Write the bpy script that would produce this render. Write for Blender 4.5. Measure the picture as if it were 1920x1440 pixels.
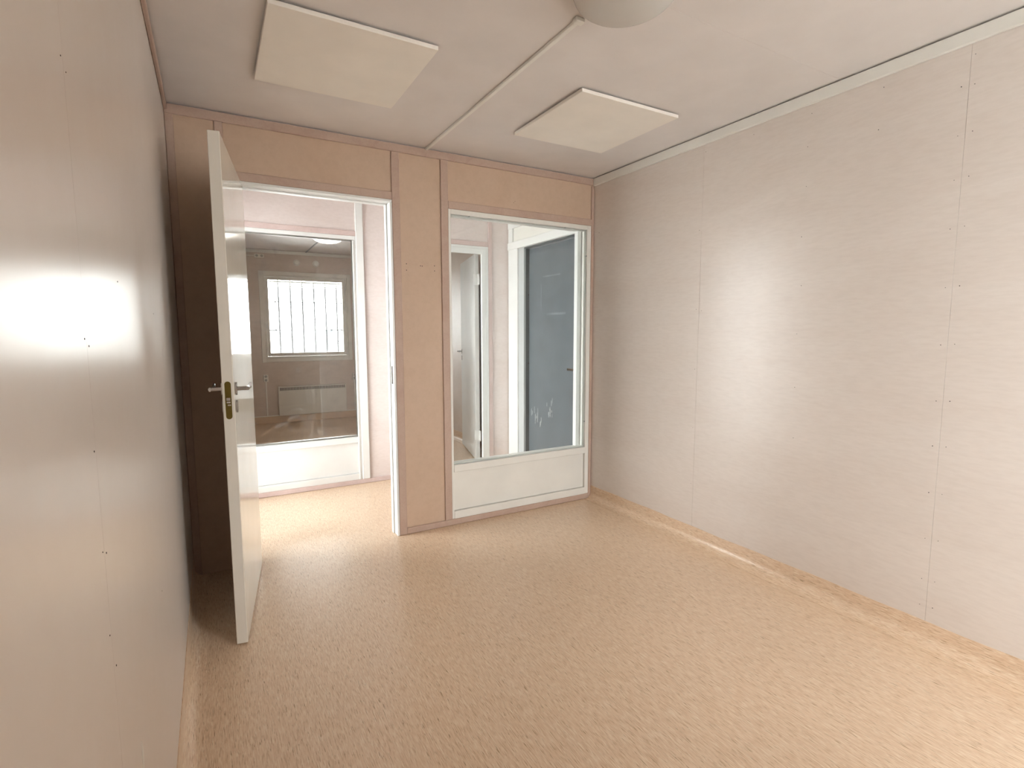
import bpy, bmesh, math, random
from mathutils import Vector, Matrix

random.seed(7)
for o in list(bpy.data.objects):
    bpy.data.objects.remove(o)
scene = bpy.context.scene
COL = scene.collection

# ------------------------------------------------------------------ camera
CAM_H = 1.28
cam_data = bpy.data.cameras.new('camera')
cam_data.sensor_fit = 'HORIZONTAL'
cam_data.sensor_width = 36.0
cam_data.lens = 36.0 * 980.45 / 1920.0
cam_data.clip_start = 0.02
cam_data.clip_end = 500
cam = bpy.data.objects.new('camera', cam_data)
COL.objects.link(cam)
cam.location = (0, 0, CAM_H)
yaw, pitch, roll = math.radians(29.7317), math.radians(5.8579), math.radians(-0.1168)
fwd0 = Vector((math.sin(yaw), math.cos(yaw), 0))
rgt0 = Vector((math.cos(yaw), -math.sin(yaw), 0))
upz = Vector((0, 0, 1))
fwd = fwd0 * math.cos(pitch) - upz * math.sin(pitch)
up2 = upz * math.cos(pitch) + fwd0 * math.sin(pitch)
rr = rgt0 * math.cos(roll) + up2 * math.sin(roll)
uu = -rgt0 * math.sin(roll) + up2 * math.cos(roll)
cam.rotation_euler = Matrix((rr, uu, -fwd)).transposed().to_euler()
scene.camera = cam

# ------------------------------------------------------------------ sky and exposure
SKY = 1.0
world = bpy.data.worlds.new('overcast_sky')
scene.world = world
world.use_nodes = True
wn = world.node_tree.nodes['Background']
wn.inputs['Color'].default_value = (0.97, 0.985, 1.0, 1)
wn.inputs['Strength'].default_value = SKY
vs = scene.view_settings
vs.view_transform = 'Standard'
vs.look = 'None'
vs.gamma = 1
vs.use_curve_mapping = False
vs.exposure = 4.23

# ------------------------------------------------------------------ room numbers (metres)
XL, XR = -0.145, 2.462          # side walls, inner faces
H = 2.373                       # ceiling
YB = -0.90                      # wall behind the camera
YP = 3.107                      # near partition, face of the panels
YP2 = 3.195                     # its hall face
YQ = 4.36                       # hall partition, face of the panels
YQ2 = 4.45
YF = 7.90                       # far window wall
T = 0.12                        # outer wall thickness

# daylight portals in the openings (they only guide the sampling of the sky)
def portal(loc, rot, sx, sy):
    l = bpy.data.lights.new('window_portal', 'AREA')
    l.shape = 'RECTANGLE'; l.size = sx; l.size_y = sy
    l.cycles.is_portal = True
    o = bpy.data.objects.new('window_portal', l); COL.objects.link(o)
    o.location = loc; o.rotation_euler = rot
HP = math.pi / 2
portal((2.03, YB - T - 0.06, 1.135), (HP, 0, 0), 0.9, 2.3)             # faces +Y
portal((1.186, YF + T + 0.06, 1.47), (-HP, 0, 0), 1.2, 1.2)           # faces -Y
portal((XL - T - 0.06, 3.775, 1.18), (0, -HP, 0), 2.2, 1.2)          # faces +X

portal((XL - T - 0.06, -0.46, 1.45), (0, -HP, 0), 1.3, 0.8)            # faces +X

# ------------------------------------------------------------------ materials
def new_mat(name):
    m = bpy.data.materials.new(name); m.use_nodes = True
    nt = m.node_tree
    b = nt.nodes['Principled BSDF']
    return m, nt, b

def N(nt, t, **kw):
    n = nt.nodes.new(t)
    for k, v in kw.items():
        if k in n.inputs: n.inputs[k].default_value = v
        else: setattr(n, k, v)
    return n

def coords(nt, scale, rot=(0, 0, 0)):
    g = nt.nodes.new('ShaderNodeNewGeometry')
    mp = nt.nodes.new('ShaderNodeMapping')
    mp.inputs['Scale'].default_value = scale
    mp.inputs['Rotation'].default_value = rot
    nt.links.new(g.outputs['Position'], mp.inputs['Vector'])
    return mp.outputs['Vector']

def ramp(nt, fac, stops):
    r = nt.nodes.new('ShaderNodeValToRGB')
    e = r.color_ramp.elements
    while len(e) < len(stops): e.new(0.5)
    for i, (p, c) in enumerate(stops):
        e[i].position = p; e[i].color = (*c, 1)
    nt.links.new(fac, r.inputs['Fac'])
    return r.outputs['Color']

def mixc(nt, fac, a, b, mode='MIX'):
    m = nt.nodes.new('ShaderNodeMix'); m.data_type = 'RGBA'; m.blend_type = mode
    for sock, v in ((0, fac), (6, a), (7, b)):
        if hasattr(v, 'is_linked') or hasattr(v, 'links'): nt.links.new(v, m.inputs[sock])
        elif isinstance(v, (int, float)): m.inputs[sock].default_value = v
        else: m.inputs[sock].default_value = (*v, 1)
    return m.outputs[2]

def paint(name, col, rough=0.4, bump=0.0, bscale=300, vary=0.03, spec=0.5, coat=0.0):
    m, nt, b = new_mat(name)
    v = coords(nt, (3, 3, 3))
    n = N(nt, 'ShaderNodeTexNoise', Scale=2.0, Detail=4.0)
    nt.links.new(v, n.inputs['Vector'])
    lo = tuple(c * (1 - vary) for c in col); hi = tuple(min(1, c * (1 + vary)) for c in col)
    nt.links.new(ramp(nt, n.outputs['Fac'], [(0.3, lo), (0.7, hi)]), b.inputs['Base Color'])
    b.inputs['Roughness'].default_value = rough
    b.inputs['Specular IOR Level'].default_value = spec
    b.inputs['Coat Weight'].default_value = coat
    b.inputs['Coat Roughness'].default_value = 0.08
    if bump:
        n2 = N(nt, 'ShaderNodeTexNoise', Scale=bscale / 3, Detail=2.0)
        nt.links.new(v, n2.inputs['Vector'])
        bp = N(nt, 'ShaderNodeBump', Strength=bump, Distance=0.001)
        nt.links.new(n2.outputs['Fac'], bp.inputs['Height'])
        nt.links.new(bp.outputs['Normal'], b.inputs['Normal'])
    return m

def veneer(name, col, dark, scale, rough=0.36, spec=0.5, bump=0.06, fibre=0.95):
    """whitewashed birch veneer: wide soft figure plus fine fibres"""
    m, nt, b = new_mat(name)
    v = coords(nt, scale)
    n1 = N(nt, 'ShaderNodeTexNoise', Scale=1.0, Detail=6.0, Roughness=0.6, Distortion=1.2)
    nt.links.new(v, n1.inputs['Vector'])
    v2 = coords(nt, tuple(s * 14 for s in scale))
    n2 = N(nt, 'ShaderNodeTexNoise', Scale=1.0, Detail=3.0, Roughness=0.6)
    nt.links.new(v2, n2.inputs['Vector'])
    c1 = ramp(nt, n1.outputs['Fac'], [(0.25, dark), (0.55, col), (0.8, tuple(min(1, c * 1.03) for c in col))])
    c2 = ramp(nt, n2.outputs['Fac'], [(0.3, (fibre, fibre * .992, fibre * .985)), (0.6, (1, 1, 1))])
    nt.links.new(mixc(nt, 1.0, c1, c2, 'MULTIPLY'), b.inputs['Base Color'])
    b.inputs['Roughness'].default_value = rough
    b.inputs['Specular IOR Level'].default_value = spec
    bp = N(nt, 'ShaderNodeBump', Strength=bump, Distance=0.001)
    nt.links.new(n2.outputs['Fac'], bp.inputs['Height'])
    nt.links.new(bp.outputs['Normal'], b.inputs['Normal'])
    return m

def vinyl(name):
    """sheet vinyl with short straw-like streaks running along the room"""
    m, nt, b = new_mat(name)
    def streak(sx, sy, off):
        v = coords(nt, (sx, sy, sx))
        a = N(nt, 'ShaderNodeVectorMath', operation='ADD'); a.inputs[1].default_value = (off, off * 1.7, off * .3)
        nt.links.new(v, a.inputs[0])
        n = N(nt, 'ShaderNodeTexNoise', Scale=1.0, Detail=2.0, Roughness=0.55, Distortion=0.25)
        nt.links.new(a.outputs[0], n.inputs['Vector'])
        return n.outputs['Fac']
    base = ramp(nt, streak(270, 24, 3), [(0.28, (0.60, 0.405, 0.25)), (0.48, (0.76, 0.55, 0.38)), (0.72, (0.82, 0.635, 0.46))])
    light = ramp(nt, streak(330, 30, 11), [(0.52, (0, 0, 0)), (0.68, (1, 1, 1))])
    darks = ramp(nt, streak(360, 26, 29), [(0.62, (0, 0, 0)), (0.74, (1, 1, 1))])
    c = mixc(nt, light, base, (0.86, 0.70, 0.53))
    c = mixc(nt, darks, c, (0.36, 0.21, 0.10))
    big = N(nt, 'ShaderNodeTexNoise', Scale=1.0, Detail=3.0)
    nt.links.new(coords(nt, (1.4, 1.4, 1.4)), big.inputs['Vector'])
    c = mixc(nt, 1.0, c, ramp(nt, big.outputs['Fac'], [(0.3, (0.95, 0.95, 0.95)), (0.7, (1, 1, 1))]), 'MULTIPLY')
    nt.links.new(c, b.inputs['Base Color'])
    b.inputs['Roughness'].default_value = 0.28
    b.inputs['Specular IOR Level'].default_value = 0.5
    n3 = N(nt, 'ShaderNodeTexNoise', Scale=1.0, Detail=2.0)
    nt.links.new(coords(nt, (180, 60, 180)), n3.inputs['Vector'])
    bp = N(nt, 'ShaderNodeBump', Strength=0.12, Distance=0.001)
    nt.links.new(n3.outputs['Fac'], bp.inputs['Height'])
    nt.links.new(bp.outputs['Normal'], b.inputs['Normal'])
    return m

def glass(name, tint=(0.96, 0.975, 0.97), smear=0.0):
    m = bpy.data.materials.new(name); m.use_nodes = True
    nt = m.node_tree; nt.nodes.clear()
    out = nt.nodes.new('ShaderNodeOutputMaterial')
    tr = nt.nodes.new('ShaderNodeBsdfTransparent'); tr.inputs['Color'].default_value = (*tint, 1)
    gl = nt.nodes.new('ShaderNodeBsdfGlossy'); gl.inputs['Roughness'].default_value = 0.0
    fr = nt.nodes.new('ShaderNodeFresnel'); fr.inputs['IOR'].default_value = 1.5
    mx = nt.nodes.new('ShaderNodeMixShader')
    nt.links.new(fr.outputs[0], mx.inputs[0]); nt.links.new(tr.outputs[0], mx.inputs[1]); nt.links.new(gl.outputs[0], mx.inputs[2])
    res = mx.outputs[0]
    if smear:
        df = nt.nodes.new('ShaderNodeBsdfDiffuse'); df.inputs['Color'].default_value = (0.8, 0.8, 0.78, 1)
        n = N(nt, 'ShaderNodeTexNoise', Scale=1.0, Detail=5.0, Distortion=2.5)
        nt.links.new(coords(nt, (4, 4, 3)), n.inputs['Vector'])
        f = ramp(nt, n.outputs['Fac'], [(0.55, (0, 0, 0)), (0.8, (smear, smear, smear))])
        m2 = nt.nodes.new('ShaderNodeMixShader')
        nt.links.new(f, m2.inputs[0]); nt.links.new(res, m2.inputs[1]); nt.links.new(df.outputs[0], m2.inputs[2])
        res = m2.outputs[0]
    nt.links.new(res, out.inputs['Surface'])
    return m

def metal(name, col, rough):
    m, nt, b = new_mat(name)
    n = N(nt, 'ShaderNodeTexNoise', Scale=60.0)
    nt.links.new(coords(nt, (1, 1, 6)), n.inputs['Vector'])
    nt.links.new(ramp(nt, n.outputs['Fac'], [(0.3, tuple(c * .9 for c in col)), (0.7, col)]), b.inputs['Base Color'])
    b.inputs['Metallic'].default_value = 1
    b.inputs['Roughness'].default_value = rough
    return m

M = {}
M['ply_right'] = veneer('whitewashed_birch_ply', (0.745, 0.668, 0.612), (0.72, 0.635, 0.575), (2.0, 1.1, 6.0), rough=0.30, bump=0.02)
M['ply_left'] = veneer('whitewashed_birch_ply_upright', (0.735, 0.666, 0.612), (0.705, 0.63, 0.572), (4.0, 0.9, 0.6), rough=0.28, bump=0.0, fibre=0.985)
M['ply_tan'] = veneer('tan_stained_ply', (0.605, 0.442, 0.328), (0.575, 0.41, 0.297), (2.2, 3.0, 2.2), rough=0.5, spec=0.3)
M['ply_hall'] = veneer('pink_washed_ply', (0.77, 0.675, 0.645), (0.73, 0.625, 0.59), (2.0, 4.0, 5.0), rough=0.4)
M['ply_far'] = veneer('beige_ply', (0.70, 0.595, 0.525), (0.65, 0.545, 0.47), (2.0, 4.0, 5.0), rough=0.4)
M['trim_pink'] = veneer('pink_stained_trim', (0.53, 0.385, 0.31), (0.48, 0.33, 0.26), (6.0, 6.0, 6.0), rough=0.5, spec=0.35)
M['trim_pale'] = veneer('pale_pink_trim', (0.66, 0.52, 0.49), (0.60, 0.46, 0.43), (6.0, 6.0, 6.0), rough=0.45)
M['white'] = paint('white_gloss_paint', (0.80, 0.775, 0.72), 0.32)
M['white_cool'] = paint('cool_white_paint', (0.79, 0.785, 0.765), 0.33)
M['leaf'] = paint('ivory_lacquer', (0.70, 0.65, 0.575), 0.09, spec=0.6)
M['ceiling'] = paint('matt_ceiling_paint', (0.76, 0.705, 0.675), 0.6, bump=0.08, bscale=900)
M['acoustic'] = paint('cream_fleece_board', (0.88, 0.82, 0.745), 0.8, bump=0.1, bscale=1500)
M['vinyl'] = vinyl('straw_streak_vinyl')
M['steel_grey'] = paint('grey_blue_steel_paint', (0.128, 0.150, 0.170), 0.33, bump=0.1, bscale=700, vary=0.08)
M['steel_dark'] = paint('dark_grey_steel_paint', (0.085, 0.10, 0.105), 0.4)
M['frame_grey'] = paint('pale_grey_paint', (0.52, 0.54, 0.54), 0.35)
M['residue'] = paint('pale_tape_residue', (0.215, 0.245, 0.265), 0.7, vary=0.2)
M['glass'] = glass('clear_float_glass')
M['glass_dirty'] = glass('smeared_float_glass', (0.965, 0.965, 0.95), 0.08)
M['chrome'] = metal('satin_chrome', (0.50, 0.49, 0.48), 0.16)
M['brass'] = metal('dull_olive_brass', (0.17, 0.125, 0.035), 0.38)
M['dark'] = paint('black_brown_nail', (0.05, 0.035, 0.03), 0.6)
M['opal'] = paint('opal_plastic', (0.60, 0.57, 0.53), 0.25)
M['opal_lit'], _nt, _b = new_mat('lit_opal_plastic')
_b.inputs['Base Color'].default_value = (0.8, 0.78, 0.72, 1)
_n = N(_nt, 'ShaderNodeTexNoise', Scale=3.0)
_nt.links.new(ramp(_nt, _n.outputs['Fac'], [(0.3, (1.0, 0.93, 0.82)), (0.7, (1.0, 0.95, 0.85))]), _b.inputs['Emission Color'])
_b.inputs['Emission Strength'].default_value = 0.22
M['plastic'] = paint('white_plastic', (0.86, 0.83, 0.77), 0.35)
M['radiator'] = paint('cream_enamel', (0.78, 0.75, 0.69), 0.35)
M['grille'] = paint('shadowed_grille_grey', (0.16, 0.15, 0.14), 0.5)
M['well'] = paint('socket_well_grey', (0.45, 0.44, 0.41), 0.5)
M['bar'] = paint('grey_metal', (0.30, 0.31, 0.33), 0.45)
M['bar_dark'] = paint('dark_grey_bar_paint', (0.085, 0.087, 0.095), 0.7, spec=0.2)
M['ground'] = paint('pale_gravel', (0.68, 0.68, 0.67), 0.9)
M['shed'] = paint('pale_grey_boards', (0.075, 0.08, 0.088), 0.8)
M['blind'] = paint('white_blind_slat', (0.75, 0.74, 0.72), 0.35)

# ------------------------------------------------------------------ builders
def link(o, parent=None):
    COL.objects.link(o)
    if parent is not None: o.parent = parent
    return o

def origin_of(o):
    p = Vector((0, 0, 0))
    while o is not None:
        p += o.location; o = o.parent
    return p

def mesh_obj(name, bm, mat, parent=None, origin=None, smooth=False, local=False):
    """bm in world coordinates (or in the parent's space with local=True); origin = base centre"""
    if not local:
        if origin is None:
            xs = [v.co for v in bm.verts]
            origin = Vector(((min(v.x for v in xs) + max(v.x for v in xs)) / 2,
                             (min(v.y for v in xs) + max(v.y for v in xs)) / 2,
                             min(v.z for v in xs)))
        origin = Vector(origin)
        bmesh.ops.translate(bm, verts=bm.verts, vec=-origin)
    me = bpy.data.meshes.new(name)
    bmesh.ops.recalc_face_normals(bm, faces=bm.faces)
    bm.to_mesh(me); bm.free()
    me.materials.append(mat)
    if smooth:
        for p in me.polygons: p.use_smooth = True
        me.set_sharp_from_angle(angle=math.radians(35))
    o = bpy.data.objects.new(name, me)
    link(o, parent)
    if not local: o.location = origin - (origin_of(parent) if parent else Vector((0, 0, 0)))
    return o

def add_box(bm, x, y, z, bev=0.0, seg=1):
    vs_ = bmesh.ops.create_cube(bm, size=1.0)['verts']
    sx, sy, sz = x[1] - x[0], y[1] - y[0], z[1] - z[0]
    bmesh.ops.scale(bm, verts=vs_, vec=(sx, sy, sz))
    bmesh.ops.translate(bm, verts=vs_, vec=((x[0] + x[1]) / 2, (y[0] + y[1]) / 2, (z[0] + z[1]) / 2))
    if bev:
        ed = {e for v in vs_ for e in v.link_edges}
        bmesh.ops.bevel(bm, geom=list(ed), offset=min(bev, .45 * min(sx, sy, sz)), segments=seg, affect='EDGES', profile=0.5)

def box(name, mat, parent, x, y, z, bev=0.0015, seg=1, origin=None, local=False):
    bm = bmesh.new(); add_box(bm, x, y, z, bev, seg)
    return mesh_obj(name, bm, M[mat], parent, origin, local=local)

def boxes(name, mat, parent, lst, bev=0.0, origin=None, local=False):
    bm = bmesh.new()
    for x, y, z in lst: add_box(bm, x, y, z, bev)
    return mesh_obj(name, bm, M[mat], parent, origin, local=local)

def add_cyl(bm, p0, p1, r, seg=12, r2=None):
    p0, p1 = Vector(p0), Vector(p1)
    d = p1 - p0
    q = d.to_track_quat('Z', 'Y').to_matrix().to_4x4()
    mat = Matrix.Translation((p0 + p1) / 2) @ q
    bmesh.ops.create_cone(bm, cap_ends=True, segments=seg, radius1=r, radius2=r if r2 is None else r2, depth=d.length, matrix=mat)

def add_lathe(bm, prof, centre, seg=48):
    """profile of (radius, z) turned about a vertical axis at centre"""
    rings = []
    for r, z in prof:
        if r < 1e-6: rings.append([bm.verts.new((centre[0], centre[1], z))])
        else: rings.append([bm.verts.new((centre[0] + r * math.cos(2 * math.pi * k / seg), centre[1] + r * math.sin(2 * math.pi * k / seg), z)) for k in range(seg)])
    for a, b in zip(rings, rings[1:]):
        for k in range(seg):
            k2 = (k + 1) % seg
            if len(a) == 1 and len(b) == 1: continue
            if len(a) == 1: bm.faces.new((a[0], b[k], b[k2]))
            elif len(b) == 1: bm.faces.new((a[k], b[0], a[k2]))
            else: bm.faces.new((a[k], b[k], b[k2], a[k2]))

def tag(o, label, cat, group=None, kind=None):
    o['label'] = label; o['category'] = cat
    if group: o['group'] = group
    if kind: o['kind'] = kind
    return o

def empty(name, loc):
    o = bpy.data.objects.new(name, None); o.empty_display_size = 0.05
    link(o); o.location = loc
    return o

def wall_with_holes(name, mat, axis, a0, a1, b, holes, z0=0.0, z1=H):
    """wall slab: axis 'x' runs in x with thickness b=(y0,y1); holes are (a0,a1,z0,z1)"""
    parts = []
    cuts = sorted({a0, a1, *[h[0] for h in holes], *[h[1] for h in holes]})
    for s, e in zip(cuts, cuts[1:]):
        hs = sorted([h for h in holes if h[0] <= s + 1e-6 and h[1] >= e - 1e-6], key=lambda h: h[2])
        z = z0
        for h in hs:
            if h[2] > z + 1e-6: parts.append((s, e, z, h[2]))
            z = h[3]
        if z < z1 - 1e-6: parts.append((s, e, z, z1))
    bm = bmesh.new()
    for s, e, u, w in parts:
        if axis == 'x': add_box(bm, (s, e), b, (u, w))
        else: add_box(bm, b, (s, e), (u, w))
    o = mesh_obj(name, bm, M[mat])
    return o

# ------------------------------------------------------------------ floor and ceilings
fl = box('floor', 'vinyl', None, (XL - T, XR + T), (YB - T, YF + T), (-0.06, 0), bev=0)
tag(fl, 'straw coloured streaky sheet vinyl floor through all three rooms', 'floor', kind='structure')

SEAM = 1.386   # board joint
ce = box('ceiling', 'ceiling', None, (XL - T, XR + T), (YB - T, YP2), (H + 0.004, H + 0.06), bev=0)
tag(ce, 'matt off-white boarded ceiling over the near room', 'ceiling', kind='structure')
for y0, y1 in ((YB, SEAM - 0.0003), (SEAM + 0.0003, YP2)):
    box('ceiling_board', 'ceiling', ce, (XL, XR), (y0, y1), (H, H + 0.005), bev=0.0006)
c2 = box('ceiling_hall', 'ceiling', None, (XL - T, XR + T), (YP2, YQ), (H, H + 0.06), bev=0)
tag(c2, 'off-white ceiling over the hall beyond the open door', 'ceiling', kind='structure')
c3 = box('ceiling_far', 'ceiling', None, (XL - T, XR + T), (YQ, YF + T), (H, H + 0.06), bev=0)
tag(c3, 'off-white ceiling over the far room with the barred window', 'ceiling', kind='structure')

# ------------------------------------------------------------------ near room side walls
SIDE = (-0.80, -0.12, 0.85, 2.05)     # unseen side window behind the viewer, added to light the right wall
def board_wall(name, side, ys, mat, label, y0, y1, gap=.0004, bev=.0004):
    x_in = XR if side > 0 else XL
    core = wall_with_holes(name, mat, 'y', y0, y1, (x_in + .006, x_in + T) if side > 0 else (x_in - T, x_in - .006), [SIDE] if side < 0 else [])
    tag(core, label, 'wall', kind='structure')
    for a, b in zip(ys, ys[1:]):
        if side < 0 and a < -0.5:                       # the board cut round the side window
            for ya, yb, za, zb in ((a + gap, SIDE[0], 0, H - .001), (SIDE[1], b - gap, 0, H - .001), (SIDE[0], SIDE[1], 0, SIDE[2]), (SIDE[0], SIDE[1], SIDE[3], H - .001)):
                box('wall_panel', mat, core, (x_in - .0062, x_in), (ya, yb), (za, zb), bev=bev)
            continue
        box('wall_panel', mat, core, (x_in, x_in + .0062) if side > 0 else (x_in - .0062, x_in), (a + gap, b - gap), (0, H - .001), bev=bev)
    return core

wr = board_wall('wall_right', 1, [YB, -0.278, 0.922, 2.121, YP], 'ply_right', 'pale whitewashed plywood wall right of the interior window', YB - T, YP2)
wl = board_wall('wall_left', -1, [YB, 0.885, 2.085, YP], 'ply_left', 'glossy pale plywood wall close on the left, mirroring the window', YB - T, YP2, gap=.0003, bev=0)

def nails(parent, x, pts, r=0.0018, sgn=-1):
    bm = bmesh.new()
    for y, z in pts:
        rr_ = r * random.uniform(.7, 1.15)
        add_cyl(bm, (x, y, z), (x + sgn * 0.0006, y, z), rr_, 8)
    o = mesh_obj('nail_heads', bm, M['dark'], parent); o['kind'] = 'stuff'
    o['label'] = 'tiny dark nail heads along the panel joints'
pts = []
for z in (2.17, 2.0, 1.84, 1.66, 1.44, 1.22, 1.0, 0.82, 0.63, 0.44, 0.27, 0.16):
    if z < 2.1: pts += [(0.922 - .022, z + .004), (0.922 + .022, z)]
for z in (1.85, 1.4, 1.05, 0.7, 0.36): pts += [(2.121 + .02, z), (2.121 - .018, z - .01)] if z in (1.4,) else [(2.121 + .016, z)]
for y in (0.92, 1.22, 1.52, 1.82, 2.12): pts.append((y - .01, 2.275))
for z in (2.13, 1.95, 1.72, 1.49, 1.26, 1.0, 0.75): pts.append((1.525 + random.uniform(-.01, .01), z))
pts += [(1.22, 2.11), (3.04, 1.98), (0.905, 2.17), (0.945, 2.175)]
nails(wr, XR, pts)
pts = [(0.885 - .012, z) for z in (1.62, 1.27, 1.12, 0.98, 0.86)] + [(0.885 + .012, z - .01) for z in (1.62, 1.27, 0.98)]
pts += [(1.2, 1.37), (0.9, 0.80), (1.55, 0.62), (1.85, 1.33), (2.5, 1.9)]
nails(wl, XL, pts, r=0.0013, sgn=1)

bm = bmesh.new()
stadium_pts = [(1.055, .520), (1.064, .506), (1.074, .520), (1.072, .545), (1.064, .562), (1.057, .548)]
va = [bm.verts.new((XL, y, z)) for y, z in stadium_pts]; vb = [bm.verts.new((XL + .0008, y, z)) for y, z in stadium_pts]
bm.faces.new(va); bm.faces.new(vb)
for i in range(6): bm.faces.new((va[i], va[(i + 1) % 6], vb[(i + 1) % 6], vb[i]))
o = mesh_obj('paint_chip', bm, M['white'], wl); o['label'] = 'small pale chip low on the left wall'

# ceiling mouldings of the near room
t = box('trim_1', 'white', None, (XR - 0.016, XR), (YB, YP - 0.012), (2.314, 2.366), bev=0.003)
tag(t, 'white moulding along the top of the right plywood wall', 'moulding', kind='structure')
t = box('trim_2', 'trim_pink', None, (XL, XL + 0.014), (YB, YP - 0.012), (2.335, 2.367), bev=0.003)
tag(t, 'thin brown moulding along the top of the left wall', 'moulding', kind='structure')

# coved vinyl skirting
def cove(name, side, y0, y1, label):
    x_in = XR if side > 0 else XL
    prof = [(0.0, 0.10), (0.0025, 0.10), (0.0030, 0.05)]
    R = 0.045
    for k in range(9):
        a = math.radians(90 * k / 8)
        prof.append((0.003 + R - R * math.cos(a), 0.003 + R - R * math.sin(a)))
    prof += [(0.062, 0.0015), (0.062, 0.0), (0.0, 0.0)]
    bm = bmesh.new()
    n = 40
    rows = []
    for k in range(n + 1):
        y = y0 + (y1 - y0) * k / n
        w = 0.0016 * math.sin(k * 1.7 + side) + 0.0012 * math.sin(k * .61)
        row = []
        for i, (dx, z) in enumerate(prof):
            zz = z + (w if i < 2 else 0)
            row.append(bm.verts.new((x_in - side * dx, y, zz)))
        rows.append(row)
    m = len(prof)
    for a, b in zip(rows, rows[1:]):
        for i in range(m):
            j = (i + 1) % m
            bm.faces.new((a[i], a[j], b[j], b[i]))
    bm.faces.new(rows[0]); bm.faces.new(rows[-1])
    o = mesh_obj(name, bm, M['vinyl'], smooth=True)
    return tag(o, label, 'skirting', kind='structure')
cove('baseboard_right', 1, YB, YP - 0.012, 'curved vinyl skirting along the right plywood wall')
cove('baseboard_left', -1, YB, YP - 0.012, 'curved vinyl skirting along the left wall beside the door')
cove('baseboard_far_right', 1, YQ2, YF, 'curved vinyl skirting seen behind the white door in the far room')

# ------------------------------------------------------------------ wall behind the camera, far wall, both with a window hole
WX0, WX1, WZ0, WZ1 = 0.635, 1.737, 0.905, 2.035
BACK = (1.63, 2.43, 0.02, 2.25)           # unseen glazed door behind the viewer, added and sized for frontal daylight
wb = wall_with_holes('wall_back', 'ply_right', 'x', XL - T, XR + T, (YB - T, YB), [BACK])
tag(wb, 'pale plywood wall behind the viewer', 'wall', kind='structure')
wf = wall_with_holes('wall_far', 'ply_far', 'x', XL - T, XR + T, (YF, YF + T), [(WX0, WX1, WZ0, WZ1)])
tag(wf, 'plywood end wall of the far room around the barred window', 'wall', kind='structure')
for nm, x0, x1, lb in (('wall_far_right', XR, XR + T, 'plywood side wall of the far room behind the white door'),
                       ('wall_far_left', XL - T, XL, 'plywood side wall of the far room on the left')):
    o = box(nm, 'ply_far', None, (x0, x1), (YQ2, YF), (0, H), bev=0)
    tag(o, lb, 'wall', kind='structure')
t = box('trim_3', 'white', None, (XL, XR), (YF - 0.016, YF), (2.325, 2.368), bev=0.003)
tag(t, 'white moulding above the barred window of the far room', 'moulding', kind='structure')
t = box('baseboard_far', 'vinyl', None, (XL, XR - 0.064), (YF - 0.006, YF), (0, 0.095), bev=0.002)
tag(t, 'vinyl skirting below the radiator of the far room', 'skirting', kind='structure')

# ------------------------------------------------------------------ near partition (wall_front) with door and glazed screen
D0, D1, DZ = 0.100, 0.958, 2.045           # door frame, outer
G0, G1, GZ0, GZ1 = 1.316, 2.437, 0.040, 2.034   # glazed screen, outer
pw = wall_with_holes('wall_front', 'ply_hall', 'x', XL - T, XR + T, (YP + 0.006, YP2), [(D0, D1, 0, DZ), (G0, G1, GZ0, GZ1)])
tag(pw, 'tan plywood partition with an open door and a tall interior window', 'wall', kind='structure')
for x, z in (((XL, 0.0615), (0.0, 2.36)), ((D0, D1 + .004), (2.07, 2.36)), ((1.0, 1.28), (0.0, 2.36)), ((1.30, XR), (2.06, 2.36))):
    box('wall_panel', 'ply_tan', pw, x, (YP, YP + 0.0065), z, bev=0.0008)
TY = (YP - 0.011, YP + 0.001)
for nm, x, z in (('ceiling_batten', (XL + .001, XR - .001), (2.321, 2.366)),
                 ('door_batten', (0.062, 0.0995), (0.001, 2.3205)),
                 ('door_batten', (0.959, 1.007), (0.001, 2.3205)),
                 ('header_batten', (0.100, 0.9585), (2.0455, 2.0895)),
                 ('window_batten', (1.267, 1.3155), (0.0405, 2.3205)),
                 ('header_batten', (1.316, 2.4365), (2.0345, 2.0805)),
                 ('corner_batten', (2.437, 2.4605), (0.001, 2.3135)),
                 ('corner_batten', (XL + .001, XL + .036), (0.001, 2.3205)),
                 ('floor_batten', (1.0075, 2.4365), (0.001, 0.0395))):
    box(nm, 'trim_pink', pw, x, TY, z, bev=0.0025)
bm = bmesh.new()
for x, z in ((1.042, 1.681), (1.042, 1.643), (1.131, 1.674), (1.142, 1.673), (1.222, 1.679), (1.222, 1.648), (1.80, 2.135), (1.79, 2.125)):
    add_cyl(bm, (x, YP, z), (x, YP - 0.0005, z), 0.003 if x < 1.5 else .002, 8)
o = mesh_obj('screw_holes', bm, M['dark'], pw); o['kind'] = 'stuff'; o['label'] = 'group of small dark screw holes between door and window'

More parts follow.
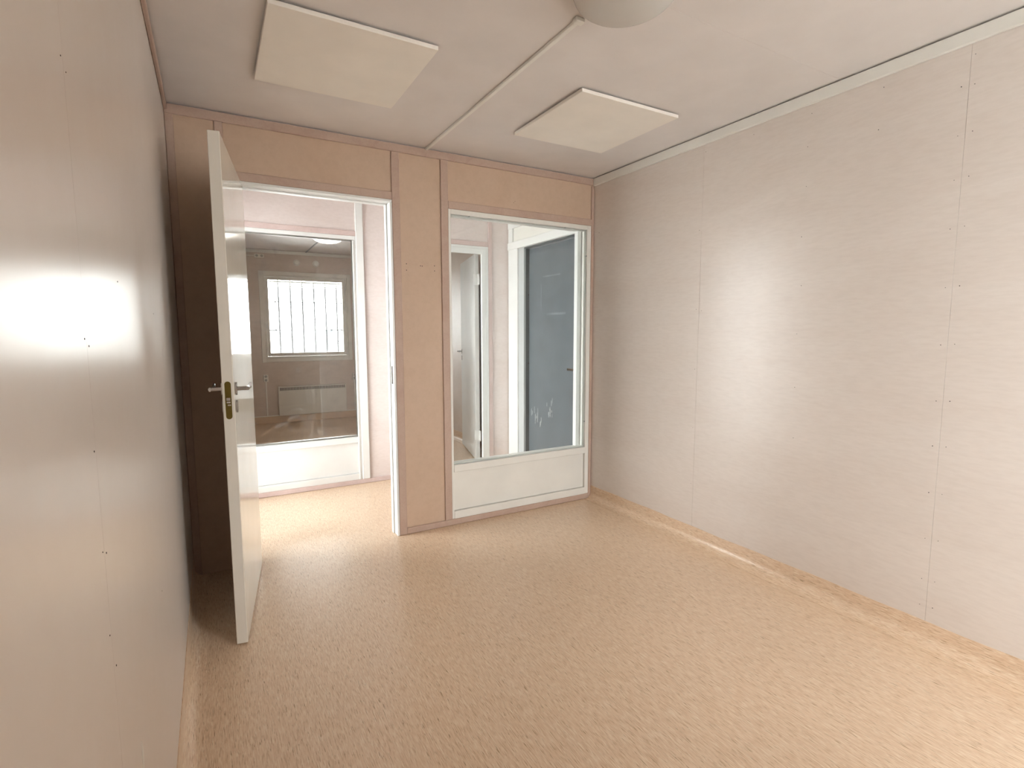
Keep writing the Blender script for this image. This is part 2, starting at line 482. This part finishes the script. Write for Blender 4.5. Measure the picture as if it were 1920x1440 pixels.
# door_1: frame and open leaf
d1 = empty('door_1', (0.53, YP, 0))
tag(d1, 'ivory door standing open against the left wall', 'door', kind='structure')
FR0, FR1 = YP - 0.012, YP2 - 0.003
RB = YP + 0.048                               # rebate depth
def door_frame(parent, x0, x1, ztop, yf, yb, yr, wj=0.028, ws=0.014, mat='white_cool', flip=False):
    """jambs and head with a rebate: the leaf side is at yf, the stop at yr..yb"""
    for nm, x, y, z in (('jamb', (x0, x0 + wj), (yf, yb), (0, ztop - wj)), ('jamb', (x1 - wj, x1), (yf, yb), (0, ztop - wj)),
                        ('head', (x0, x1), (yf, yb), (ztop - wj, ztop))):
        box(nm, mat, parent, x, (min(y), max(y)), z, bev=0.002)
    ys = (min(yr, yb), max(yr, yb))
    for nm, x, z in (('stop', (x0 + wj, x0 + wj + ws), (0, ztop - wj)), ('stop', (x1 - wj - ws, x1 - wj), (0, ztop - wj)),
                     ('stop', (x0 + wj + ws, x1 - wj - ws), (ztop - wj - ws, ztop - wj))):
        box(nm, mat, parent, x, ys, z, bev=0.002)
door_frame(d1, D0, D1, DZ, FR0, FR1, RB, wj=0.0135, ws=0.008)
box('strike_plate', 'chrome', d1, (D1 - 0.0150, D1 - 0.0130), (YP + 0.010, YP + 0.032), (0.955, 1.065), bev=0.0008)

LW, LT, LH = 0.80, 0.041, 2.008
ang = math.atan2(2.228 - 3.09, 0.053 - 0.1755)
# leaf local space: x along the leaf from hinge to free end, y across the thickness (0 = hall-facing face), z up
bm = bmesh.new(); add_box(bm, (0, LW), (-LT, 0), (0.010, 0.010 + LH), 0.0018)
leaf = mesh_obj('leaf', bm, M['leaf'], d1, local=True)
leaf['label'] = 'glossy ivory door leaf swung open into the room'
base = Vector((0.1755 + 0.0, 3.088, 0)) 
leaf.location = base - d1.location
leaf.rotation_euler = (0, 0, ang)

def stadium(bm, cy, z0, z1, w, x0, x1, axis='x', seg=10):
    """rounded plate: outline in (y,z), extruded x0..x1 (axis x) or outline in (x,z) extruded in y"""
    r = w / 2
    pts_ = []
    for k in range(seg + 1):
        a = math.pi * k / seg
        pts_.append((cy + r * math.cos(a), z1 - r + r * math.sin(a)))
    for k in range(seg + 1):
        a = math.pi + math.pi * k / seg
        pts_.append((cy + r * math.cos(a), z0 + r + r * math.sin(a)))
    lo = []; hi = []
    for p, z in pts_:
        if axis == 'x': lo.append(bm.verts.new((x0, p, z))); hi.append(bm.verts.new((x1, p, z)))
        else: lo.append(bm.verts.new((p, x0, z))); hi.append(bm.verts.new((p, x1, z)))
    bm.faces.new(lo); bm.faces.new(hi)
    n = len(lo)
    for i in range(n):
        j = (i + 1) % n
        bm.faces.new((lo[i], lo[j], hi[j], hi[i]))

def lever_handle(leaf, lx, z, yface, sgn, ln=0.105):
    """rose plate and lever on one face; sgn = outward direction in leaf y"""
    bm = bmesh.new()
    stadium(bm, lx, z - .026, z + .026, 0.026, yface, yface + sgn * 0.007, axis='y')
    mesh_obj('rose_plate', bm, M['chrome'], leaf, local=True, smooth=True)
    bm = bmesh.new()
    add_cyl(bm, (lx, yface + sgn * .006, z), (lx, yface + sgn * .046, z), 0.0085, 14)
    # bar, thicker at the far end
    prev = None
    sect = []
    for k in range(7):
        u = k / 6
        x = lx + 0.009 - u * ln
        hh = 0.0085 + 0.0045 * u ** 2.2
        yy = yface + sgn * (0.046 - 0.004 * math.sin(math.pi * u))
        th = 0.0062
        up = 0.004 * u ** 3
        ring = []
        for m in range(10):
            a = 2 * math.pi * m / 10
            ring.append(bm.verts.new((x, yy + th * math.cos(a), z + up + hh * math.sin(a))))
        sect.append(ring)
    for a, b in zip(sect, sect[1:]):
        for i in range(10):
            j = (i + 1) % 10
            bm.faces.new((a[i], a[j], b[j], b[i]))
    bm.faces.new(sect[0]); bm.faces.new(sect[-1])
    mesh_obj('lever_handle', bm, M['chrome'], leaf, local=True, smooth=True)
    bm = bmesh.new()
    stadium(bm, lx, z - .096, z - .046, 0.024, yface, yface + sgn * 0.006, axis='y')
    mesh_obj('key_plate', bm, M['chrome'], leaf, local=True, smooth=True)
lever_handle(leaf, LW - 0.045, 1.052, 0.0, 1)
lever_handle(leaf, LW - 0.045, 1.052, -LT, -1)
bm = bmesh.new(); stadium(bm, -LT / 2, 0.937, 1.085, 0.022, LW - .001, LW + 0.0012)
lp = mesh_obj('lock_plate', bm, M['brass'], leaf, local=True); lp['label'] = 'olive brass lock plate on the door edge'
boxes('latch', 'chrome', leaf, [((LW, LW + .010), (-LT / 2 - .006, -LT / 2 + .008), (1.010, 1.022)),
                               ((LW, LW + .008), (-LT / 2 - .006, -LT / 2 + .008), (1.0, 1.008))], bev=0.001, local=True)
boxes('dead_bolt', 'chrome', leaf, [((LW, LW + .003), (-LT / 2 - .003, -LT / 2 + .008), (0.990, 0.995))], local=True)
for hz in (0.26, 1.02, 1.76):
    bm = bmesh.new(); add_cyl(bm, (-0.006, -LT * .98, hz - .045), (-0.006, -LT * .98, hz + .045), 0.006, 12)
    mesh_obj('hinge', bm, M['chrome'], leaf, local=True, smooth=True)

# window_1: glazed screen in the near partition
def glazed_screen(name, label, x0, x1, z0, z1, yf, yb, glass_mat, mat, wl_=0.016, wr_=0.034, wt=0.030, zsill=0.402, front_left=None, clips=True, glass_y=None):
    w = empty(name, ((x0 + x1) / 2, (yf + yb) / 2, z0))
    tag(w, label, 'window', kind='structure')
    zr = 0.354; zb = 0.09
    box('stile', mat, w, (x0, x0 + wl_), (yf, yb), (z0, z1), bev=0.002)
    box('stile', mat, w, (x1 - wr_, x1), (yf, yb), (z0, z1), bev=0.002)
    xi = (x0 + wl_, x1 - wr_)
    box('top_rail', mat, w, xi, (yf, yb), (z1 - wt, z1), bev=0.002)
    box('sill_rail', mat, w, xi, (yf - 0.003, yb), (zr, zsill), bev=0.002)
    box('bottom_rail', mat, w, xi, (yf - 0.003, yb), (z0, zb), bev=0.002)
    box('lower_panel', mat, w, (xi[0] + .0016, xi[1] - .0016), (yf + 0.016, yb - 0.016), (zb + .0016, zr - .0016), bev=0.001)
    gy = glass_y if glass_y is not None else yf + 0.016
    box('glass_pane', glass_mat, w, xi, (gy, gy + 0.004), (zsill, z1 - wt), bev=0)
    # slim beads behind the pane
    for nm, x, z in (('glazing_bead', (xi[1] - .014, xi[1]), (zsill, z1 - wt)), ('glazing_bead', (xi[0], xi[0] + .010), (zsill, z1 - wt)),
                     ('glazing_bead', (xi[0] + .010, xi[1] - .014), (z1 - wt - .010, z1 - wt)), ('glazing_bead', (xi[0] + .010, xi[1] - .014), (zsill, zsill + .010))):
        box(nm, mat, w, x, (gy + 0.006, gy + 0.026), z, bev=0.0015)
    return w
w1 = glazed_screen('window_1', 'tall interior window with cream lower panel in the tan partition', G0, G1, GZ0, GZ1, YP - 0.007, YP2 + 0.008, 'glass', 'white')
box('hall_side_stop', 'white_cool', w1, (2.363, 2.4028), (3.163, YP2 + .0075), (0.4022, 2.0038), bev=0.002)
for x, z, vert in ((1.464, 2.0, 0), (2.212, 2.0, 0), (2.402, 1.818, 1), (2.402, 0.597, 1)):
    bm = bmesh.new()
    if vert: add_cyl(bm, (x, YP + 0.003, z), (x + .006, YP + 0.003, z), 0.006, 12)
    else: add_cyl(bm, (x, YP + 0.003, z), (x, YP + 0.003, z + .006), 0.006, 12)
    mesh_obj('glass_clip', bm, M['bar'], w1, smooth=True)

# ------------------------------------------------------------------ hall partition (wall_hall)
S0, S1 = -0.080, 1.041                     # glazed screen
E0, E1 = 1.380, 2.236                      # door frame
hw = wall_with_holes('wall_hall', 'ply_hall', 'x', XL - T, XR + T, (YQ + 0.006, YQ2), [(S0, S1, 0.040, 2.034), (E0, E1, 0, 2.038)])
tag(hw, 'pale pink plywood partition across the hall', 'wall', kind='structure')
for x, z in (((XL, 1.05), (2.06, 2.36)), ((1.09, 1.345), (0, 2.36)), ((E0 - .01, E1 + .01), (2.06, 2.36)), ((2.265, XR), (0, 2.36))):
    box('wall_panel', 'ply_hall', hw, x, (YQ, YQ + .0065), z, bev=0.0008)
TYQ = (YQ - 0.011, YQ + 0.001)
for nm, x, z in (('ceiling_batten', (XL + .001, XR - .001), (2.321, 2.366)),
                 ('header_batten', (XL + .001, 1.0405), (2.0345, 2.0755)),
                 ('floor_batten', (XL + .001, 1.334), (0.001, 0.0395)),
                 ('door_batten', (1.335, 1.3795), (0.001, 2.3205)),
                 ('header_batten', (1.380, 2.2355), (2.0385, 2.0815)),
                 ('door_batten', (2.2365, 2.276), (0.001, 2.3205)),
                 ('floor_batten', (2.2765, XR - .02), (0.001, 0.0395))):
    box(nm, 'trim_pale', hw, x, TYQ, z, bev=0.0025)
b_ = box('cover_board', 'white_cool', hw, (1.0415, 1.100), (YQ - 0.016, YQ + 0.001), (0.0405, 2.3205), bev=0.002)
b_['label'] = 'white upright cover board beside the hall glazing'
w2 = glazed_screen('window_2', 'white framed hall glazing giving a view of the far barred window', S0, S1, 0.040, 2.034, YQ - 0.007, YQ2 + 0.008,
                   'glass_dirty', 'white_cool', wl_=0.034, wr_=0.016)
box('stile_strip', 'white_cool', w2, (1.012, 1.0255), (YQ - 0.012, YQ - 0.0065), (0.0405, 2.0), bev=0.001)

# door_2: open white door into the far room
d2 = empty('door_2', (1.81, YQ, 0))
tag(d2, 'white door ajar beyond the interior window, opening into the far room', 'door', kind='structure')
door_frame(d2, E0, E1, 2.038, YQ2 + 0.012, YQ - 0.012, YQ + 0.012, wj=0.022, ws=0.047)
hinge = Vector((2.193, 4.545, 0))
ang2 = math.atan2(0.76, 0.195)
bm = bmesh.new(); add_box(bm, (0.02, 0.80), (-0.041, 0.0), (0.010, 2.0), 0.0018)
leaf2 = mesh_obj('leaf', bm, M['white_cool'], d2, local=True)
leaf2.location = hinge - d2.location
leaf2.rotation_euler = (0, 0, ang2)
lever_handle(leaf2, 0.75, 1.052, 0.0, 1)
for hz in (0.26, 1.76):
    bm = bmesh.new()
    add_cyl(bm, (-0.012, -0.030, hz - .05), (-0.012, -0.030, hz + .05), 0.008, 12)
    add_box(bm, (0.0165, 0.0205), (-0.036, 0.012), (hz - .05, hz + .05), 0.001)
    add_box(bm, (-0.012, 0.018), (-0.034, -0.030), (hz - .05, hz + .05), 0.0005)
    add_box(bm, (-0.058, -0.012), (-0.034, -0.030), (hz - .05, hz + .05), 0.0005)
    mesh_obj('hinge', bm, M['white_cool'], leaf2, local=True, smooth=True)

# ------------------------------------------------------------------ hall ends
GY0, GY1 = 3.285, 4.089                    # steel door opening
hr = wall_with_holes('wall_hall_right', 'white', 'y', YP2, YQ2, (XR, XR + T), [(GY0 - .05, GY1 + .092, 0, 2.018)])
tag(hr, 'white boarded end wall of the hall around the grey door', 'wall', kind='structure')
for nm, y, z in (('casing_board', (GY1 + .092, YQ - .012), (0, 2.0205)), ('casing_board', (4.272, YQ - .012), (2.0875, 2.2105)),
                 ('head_casing', (YP2 + .012, YQ - .002), (2.0195, 2.087)), ('top_board', (YP2 + .012, YQ - .002), (2.211, 2.268)),
                 ('casing_board', (YP2 + .012, GY0 - .05), (0, 2.0205))):
    box(nm, 'white_cool', hr, (XR - (0.016 if 'board' in nm else 0.019), XR + .001), y, z, bev=0.002)
d3 = empty('door_3', (XR + 0.06, (GY0 + GY1) / 2, 0))
tag(d3, 'scuffed grey-blue steel door at the right end of the hall', 'door', kind='structure')
box('frame_face', 'frame_grey', d3, (XR - 0.002, XR + 0.02), (GY1, GY1 + 0.0915), (0, 2.018), bev=0.0015)
box('frame_face', 'frame_grey', d3, (XR - 0.002, XR + 0.02), (GY0 - .0495, GY0), (0, 2.018), bev=0.0015)
box('frame_reveal', 'steel_dark', d3, (XR + 0.021, XR + 0.075), (GY1 - 0.0002, GY1 + 0.02), (0, 2.018), bev=0.001)
box('frame_reveal', 'steel_dark', d3, (XR + 0.021, XR + 0.075), (GY0 - .02, GY0 + .0002), (0, 2.018), bev=0.001)
box('frame_head', 'steel_dark', d3, (XR + 0.001, XR + 0.075), (GY0 + .001, GY1 - .001), (2.006, 2.018), bev=0.001)
lf3 = box('leaf', 'steel_grey', d3, (XR + 0.053, XR + 0.095), (GY0 + .003, GY1 - .003), (0.012, 2.003), bev=0.002)
XG = XR + 0.053
for y0, y1, z, hgt in ((3.60, 3.86, 1.735, .012), (3.52, 3.80, 1.410, .018)):
    box('tape_mark', 'residue', lf3, (XG - 0.0004, XG + .0002), (y0, y1), (z, z + hgt), bev=0)
box('tape_mark', 'residue', lf3, (XG - 0.0004, XG + .0002), (3.885, 3.891), (1.45, 1.68), bev=0)
bm = bmesh.new()
for k in range(26):
    if k < 15: y = random.uniform(3.86, 4.06); z = random.uniform(0.40, 0.53)
    else: y = random.uniform(3.70, 3.80); z = random.uniform(0.52, 0.66)
    hh = random.uniform(.02, .07)
    ww = random.uniform(.002, .006)
    add_box(bm, (XG - .0005, XG + .0002), (y, y + ww), (z, z + hh))
o = mesh_obj('scuff_marks', bm, M['frame_grey'], lf3); o['kind'] = 'stuff'; o['label'] = 'pale scuffs low on the steel door'
bm = bmesh.new()
add_cyl(bm, (XG, 3.325, 0.967), (XG - .008, 3.325, 0.967), 0.024, 16)
add_cyl(bm, (XG - .006, 3.325, 0.967), (XG - .045, 3.325, 0.967), 0.008, 12)
add_box(bm, (XG - .052, XG - .040), (3.315, 3.425), (0.957, 0.977), .003)
mesh_obj('lever_handle', bm, M['chrome'], lf3, smooth=True)
bm = bmesh.new()
for z in (1.60, 0.98):
    add_cyl(bm, (XR + .048, GY1 - .0002, z), (XR + .048, GY1 - .0012, z), 0.0075, 10)
o = mesh_obj('bolt_holes', bm, M['dark'], d3)

# left end of the hall: glazed outer door, source of the hall's daylight
LY0, LY1 = 3.205, 4.345
hl = wall_with_holes('wall_hall_left', 'ply_hall', 'y', YP2, YQ2, (XL - T, XL), [(LY0, LY1, 0.0, 2.16)])
tag(hl, 'end wall of the hall hidden behind the open ivory door', 'wall', kind='structure')
d4 = empty('door_4', (XL - T / 2, 3.78, 0))
tag(d4, 'glazed outer door at the hidden left end of the hall', 'door', kind='structure')
for nm, y, z in (('stile', (LY0, LY0 + .05), (0, 2.16)), ('stile', (LY1 - .05, LY1), (0, 2.16)),
                 ('rail', (LY0 + .05, LY1 - .05), (2.11, 2.16)), ('rail', (LY0 + .05, LY1 - .05), (0, .12))):
    box(nm, 'white_cool', d4, (XL - T + .03, XL - .02), y, z, bev=0.003)
box('glass_pane', 'glass', d4, (XL - .065, XL - .06), (LY0 + .05, LY1 - .05), (.12, 2.11), bev=0)

# ------------------------------------------------------------------ outer windows
def outer_window(name, label, inner_y, sgn, WX0=WX0, WX1=WX1, WZ0=WZ0, WZ1=WZ1):
    """sgn = outward direction in y"""
    def Y(a, b):
        p, q = inner_y + sgn * a, inner_y + sgn * b
        return (min(p, q), max(p, q))
    w = empty(name, ((WX0 + WX1) / 2, inner_y, WZ0))
    tag(w, label, 'window', kind='structure')
    cw = 0.053
    for nm, x, z in (('casing', (WX0 - cw, WX0), (WZ0 - cw - .005, WZ1 + cw)), ('casing', (WX1, WX1 + cw), (WZ0 - cw, WZ1 + cw)),
                     ('casing', (WX0, WX1), (WZ1, WZ1 + cw)), ('casing', (WX0, WX1), (WZ0 - cw, WZ0))):
        box(nm, 'white', w, x, Y(-0.014, 0.002), z, bev=0.003)
    f = 0.022
    for nm, x, z in (('frame', (WX0, WX0 + f), (WZ0, WZ1)), ('frame', (WX1 - f, WX1), (WZ0, WZ1)), ('frame', (WX0 + f, WX1 - f), (WZ1 - f, WZ1)), ('frame', (WX0 + f, WX1 - f), (WZ0, WZ0 + f))):
        box(nm, 'white', w, x, Y(0.0, 0.11), z, bev=0.002)
    s0, s1, q0, q1 = WX0 + f + .002, WX1 - f - .002, WZ0 + f + .002, WZ1 - f - .002
    s = 0.036
    for nm, x, z in (('sash', (s0, s0 + s), (q0, q1)), ('sash', (s1 - s, s1), (q0, q1)), ('sash', (s0 + s, s1 - s), (q1 - s, q1)), ('sash', (s0 + s, s1 - s), (q0, q0 + s + .01))):
        box(nm, 'white', w, x, Y(0.006, 0.055), z, bev=0.004)
    box('glass_pane', 'glass', w, (s0 + s, s1 - s), Y(0.034, 0.038), (q0 + s + .01, q1 - s), bev=0)
    for hz in (1.10, 1.76):
        bm = bmesh.new(); add_cyl(bm, (s0 + .004, inner_y - sgn * .004, hz - .03), (s0 + .004, inner_y - sgn * .004, hz + .03), .007, 10)
        mesh_obj('window_hinge', bm, M['plastic'], w, smooth=True)
    bm = bmesh.new()
    add_box(bm, (s0 + .008, s0 + .028), Y(-0.008, 0.006), (1.36, 1.42), .003)
    add_box(bm, (s0 + .012, s0 + .024), Y(-0.028, -0.008), (1.38, 1.395), .003)
    add_box(bm, (s0 + .012, s0 + .024), Y(-0.032, -0.022), (1.28, 1.395), .003)
    mesh_obj('window_handle', bm, M['plastic'], w)
    return w, Y
w3, Yf = outer_window('window_3', 'bright white-framed outer window of the far room', YF, 1)

w5 = empty('added_window', (XL, (SIDE[0] + SIDE[1]) / 2, SIDE[2]))
tag(w5, 'unseen outer window added in the left wall behind the viewer for daylight', 'window', kind='structure')
for nm, y, z in (('frame', (SIDE[0], SIDE[0] + .045), (SIDE[2], SIDE[3])), ('frame', (SIDE[1] - .045, SIDE[1]), (SIDE[2], SIDE[3])),
                 ('frame', (SIDE[0] + .045, SIDE[1] - .045), (SIDE[3] - .045, SIDE[3])), ('frame', (SIDE[0] + .045, SIDE[1] - .045), (SIDE[2], SIDE[2] + .045))):
    box(nm, 'white', w5, (XL - .10, XL - .01), y, z, bev=0.003)
box('glass_pane', 'glass', w5, (XL - .054, XL - .05), (SIDE[0] + .045, SIDE[1] - .045), (SIDE[2] + .045, SIDE[3] - .045), bev=0)

d5 = empty('added_door', ((BACK[0] + BACK[1]) / 2, YB - .06, BACK[2]))
tag(d5, 'unseen glazed outer door added behind the viewer for daylight', 'door', kind='structure')
for nm, x, z in (('stile', (BACK[0], BACK[0] + .05), (BACK[2], BACK[3])), ('stile', (BACK[1] - .05, BACK[1]), (BACK[2], BACK[3])),
                 ('rail', (BACK[0] + .05, BACK[1] - .05), (BACK[3] - .05, BACK[3])), ('rail', (BACK[0] + .05, BACK[1] - .05), (BACK[2], BACK[2] + .12))):
    box(nm, 'white', d5, x, (YB - .10, YB - .02), z, bev=0.003)
box('glass_pane', 'glass', d5, (BACK[0] + .05, BACK[1] - .05), (YB - .064, YB - .06), (BACK[2] + .12, BACK[3] - .05), bev=0)

# rolled-up slat blind inside the far window
bl = empty('venetian_blind', (1.19, YF + .05, 1.90))
tag(bl, 'white slatted blind pulled up at the top of the barred window', 'blind')
box('head_rail', 'blind', bl, (0.72, 1.665), (YF + 0.062, YF + 0.085), (1.945, 1.968), bev=0.002)
for k in range(4):
    box('slat', 'blind', bl, (0.72, 1.665), (YF + 0.060, YF + 0.086), (1.905 + k * .010, 1.9065 + k * .010), bev=0)
box('bottom_rail', 'blind', bl, (0.715, 1.67), (YF + 0.062, YF + 0.084), (1.888, 1.901), bev=0.003)
for x in (0.78, 1.60):
    bm = bmesh.new(); add_cyl(bm, (x, YF + .073, 1.90), (x, YF + .073, 1.95), .0015, 6)
    mesh_obj('cord', bm, M['blind'], bl)

# security bars outside the far window
gr = empty('window_bars', (1.2, YF + T + .05, 0.92))
tag(gr, 'grey upright security bars outside the far window', 'window bars')
for k in range(6):
    x = (0.819 + k * 0.1545) * (YF + T + .05) / YF
    bm = bmesh.new(); add_cyl(bm, (x, YF + T + .05, 0.86), (x, YF + T + .05, 2.06), .010, 10)
    mesh_obj('bar', bm, M['bar_dark'], gr, smooth=True)
for z in (1.684, 1.289):
    box('cross_bar', 'bar_dark', gr, (0.78, 1.70), (YF + T + .044, YF + T + .050), (z - .005, z + .005), bev=0)
for x in (0.79, 1.69):
    for z in (1.684, 1.289):
        box('wall_bracket', 'bar_dark', gr, (x - .01, x + .01), (YF + T, YF + T + .05), (z - .012, z + .012), bev=0)
    box('wall_bracket', 'bar_dark', gr, (x - .15, x), (YF + T + .0435, YF + T + .0505), (1.28, 1.298), bev=0)

# ------------------------------------------------------------------ things in the near room
def acoustic(x0, x1, y0, y1, label):
    bm = bmesh.new(); add_box(bm, (x0, x1), (y0, y1), (H - 0.024, H - 0.008), 0.002, 2)
    bm2 = mesh_obj('board', bm, M['acoustic'])
    e = empty('acoustic_panel', ((x0 + x1) / 2, (y0 + y1) / 2, H - 0.024))
    bm2.parent = e; bm2.location = bm2.location - e.location
    tag(e, label, 'ceiling panel', 'acoustic boards on the ceiling')
    for x in (x0 + .06, x1 - .08):
        for y in (y0 + .06, y1 - .06):
            box('spacer', 'plastic', e, (x, x + .02), (y - .02, y), (H - .0082, H), bev=0)
acoustic(0.214, 0.812, 1.985, 2.595, 'square cream acoustic board on the ceiling nearest the open door')
acoustic(1.503, 2.112, 1.990, 2.602, 'square cream acoustic board on the ceiling nearest the right wall')

cd = empty('cable_duct', (1.18, 2.36, H - .014))
tag(cd, 'thin white cable duct across the ceiling from lamp to partition', 'cable duct')
box('duct', 'plastic', cd, (1.171, 1.190), (1.60, YP - 0.001), (H - 0.013, H), bev=0.002)
box('duct_end_box', 'plastic', cd, (1.162, 1.20), (1.575, 1.60), (H - 0.017, H), bev=0.003)

def lamp(cx, cy, label, shade='opal'):
    e = empty('ceiling_lamp', (cx, cy, H - 0.10))
    tag(e, label, 'ceiling lamp', 'dome lamps on the ceilings')
    R = 0.165
    bm = bmesh.new()
    add_lathe(bm, [(0, H), (R * .92, H), (R * .95, H - .004), (R * .95, H - .026), (0, H - .026)], (cx, cy))
    mesh_obj('lamp_base', bm, M['plastic'], e, smooth=True)
    bm = bmesh.new()
    prof = [(R * .9, H - .016), (R * 1.0, H - .016), (R * 1.01, H - .024)]
    for k in range(1, 13):
        a = math.radians(90 * k / 12)
        prof.append((R * 1.01 * math.cos(a) ** .8 if k < 12 else 0.0, H - .024 - .066 * math.sin(a)))
    add_lathe(bm, prof, (cx, cy))
    mesh_obj('lamp_shade', bm, M[shade], e, smooth=True)
lamp(1.19, 1.355, 'greyish opal dome lamp on the ceiling at the top edge of the photo')
lamp(1.215, 6.40, 'small white dome lamp on the far room ceiling, seen through the hall glazing', 'opal_lit')

# ------------------------------------------------------------------ things in the far room
o = box('cable_duct', 'bar', None, (1.190, 1.206), (6.72, YF - .0165), (H - 0.010, H), bev=0.002)
tag(o, 'dark cable duct on the far room ceiling behind the small lamp', 'cable duct')

rad = empty('panel_radiator', (1.213, YF - .05, 0.108))
tag(rad, 'long cream electric radiator below the barred window', 'radiator')
RY = (YF - 0.075, YF - 0.018)
box('body', 'radiator', rad, (0.757, 1.671), (RY[0] + .003, RY[1]), (0.108, 0.508), bev=0.004)
box('front_panel', 'radiator', rad, (0.757, 1.671), (RY[0] - .004, RY[0] + .0028), (0.108, 0.452), bev=0.002)
boxes('grille_back', 'grille', rad, [((0.775, 1.653), (RY[0] + .0015, RY[0] + .0029), (0.456, 0.496))])
for k in range(46):
    x = 0.775 + k * (1.653 - 0.775) / 45
    box('grille_slat', 'radiator', rad, (x - .0032, x + .0032), (RY[0] - .004, RY[0] + .0014), (0.455, 0.497), bev=0)
box('top_edge', 'radiator', rad, (0.757, 1.671), (RY[0] - .004, RY[0] + .0028), (0.4972, 0.508), bev=0.001)
for x in (0.85, 1.57):
    box('wall_bracket', 'bar', rad, (x, x + .03), (RY[1] - .001, YF), (0.2, 0.42), bev=0)

def socket(x0, x1, z0, z1, n, label):
    e = empty('wall_socket', ((x0 + x1) / 2, YF, z0))
    tag(e, label, 'socket', 'sockets on the far wall')
    box('plate', 'plastic', e, (x0, x1), (YF - .030, YF), (z0, z1), bev=0.004)
    hor = (x1 - x0) > (z1 - z0)
    for k in range(n):
        u = (k + .5) / n
        cx = x0 + (x1 - x0) * u if hor else (x0 + x1) / 2
        cz = (z0 + z1) / 2 if hor else z0 + (z1 - z0) * u
        bm = bmesh.new(); add_cyl(bm, (cx, YF - .0295, cz), (cx, YF - .031, cz), .017, 16)
        mesh_obj('socket_well', bm, M['well'], e, smooth=True)
socket(0.543, 0.664, 2.256, 2.306, 2, 'double socket high on the far wall beside the window top')
socket(0.582, 0.641, 0.582, 0.680, 2, 'upright double socket left of the radiator')
socket(1.775, 1.835, 0.560, 0.655, 2, 'upright double socket right of the radiator')
cdt = empty('cable_conduit', (1.2, YF, 0.092))
tag(cdt, 'thin white conduit joining the wall sockets under the radiator', 'conduit')
box('conduit_run', 'plastic', cdt, (0.30, 1.82), (YF - .014, YF - .0062), (0.096, 0.110), bev=0.001)
box('conduit_riser', 'plastic', cdt, (0.604, 0.619), (YF - .012, YF), (0.110, 0.5815), bev=0.001)
box('conduit_riser', 'plastic', cdt, (1.797, 1.812), (YF - .012, YF), (0.110, 0.5595), bev=0.001)
box('cable', 'plastic', cdt, (0.20, 0.5425), (YF - .010, YF), (2.276, 2.286), bev=0.001)
for x, lb in ((1.072, 'round white air vent above the barred window, the left of two'), (1.325, 'round white air vent above the barred window, the right of two')):
    e = empty('air_vent', (x, YF, 2.172))
    tag(e, lb, 'air vent', 'round vents on the far wall')
    bm = bmesh.new(); add_cyl(bm, (x, YF, 2.219), (x, YF - .012, 2.219), .046, 8, .044)
    mesh_obj('vent_ring', bm, M['plastic'], e)
    bm = bmesh.new(); add_cyl(bm, (x, YF - .0115, 2.219), (x, YF - .024, 2.219), .034, 24, .030)
    mesh_obj('vent_cap', bm, M['plastic'], e, smooth=True)

# ------------------------------------------------------------------ outdoors
g = box('ground', 'ground', None, (-150, 150), (-150, 150), (-0.9, -0.8), bev=0)
tag(g, 'pale gravel ground outside the windows', 'ground', kind='structure')
sh = empty('shed', (10.9, 60, -0.8))
tag(sh, 'faint grey gabled shed outside, through the barred window', 'shed')
bm = bmesh.new()
prof = [(10.32, -0.8), (10.32, 0.55), (10.95, 1.35), (11.42, 1.05), (11.55, 0.9), (11.55, -0.8)]
va = [bm.verts.new((x, 59.5, z)) for x, z in prof]; vb = [bm.verts.new((x, 61.5, z)) for x, z in prof]
bm.faces.new(va); bm.faces.new(vb)
for i in range(len(prof)):
    j = (i + 1) % len(prof); bm.faces.new((va[i], va[j], vb[j], vb[i]))
mesh_obj('walls', bm, M['shed'], sh)
bm = bmesh.new(); add_cyl(bm, (11.42, 60, 1.0), (11.42, 60, 1.85), .16, 8, .02)
mesh_obj('spire', bm, M['shed'], sh)
bm = bmesh.new()
add_cyl(bm, (11.55, 60, 0.55), (12.7, 60, 0.62), .05, 8)
add_cyl(bm, (11.45, 60, -0.75), (12.6, 60, 0.6), .05, 8)
mesh_obj('side_brace', bm, M['shed'], sh)
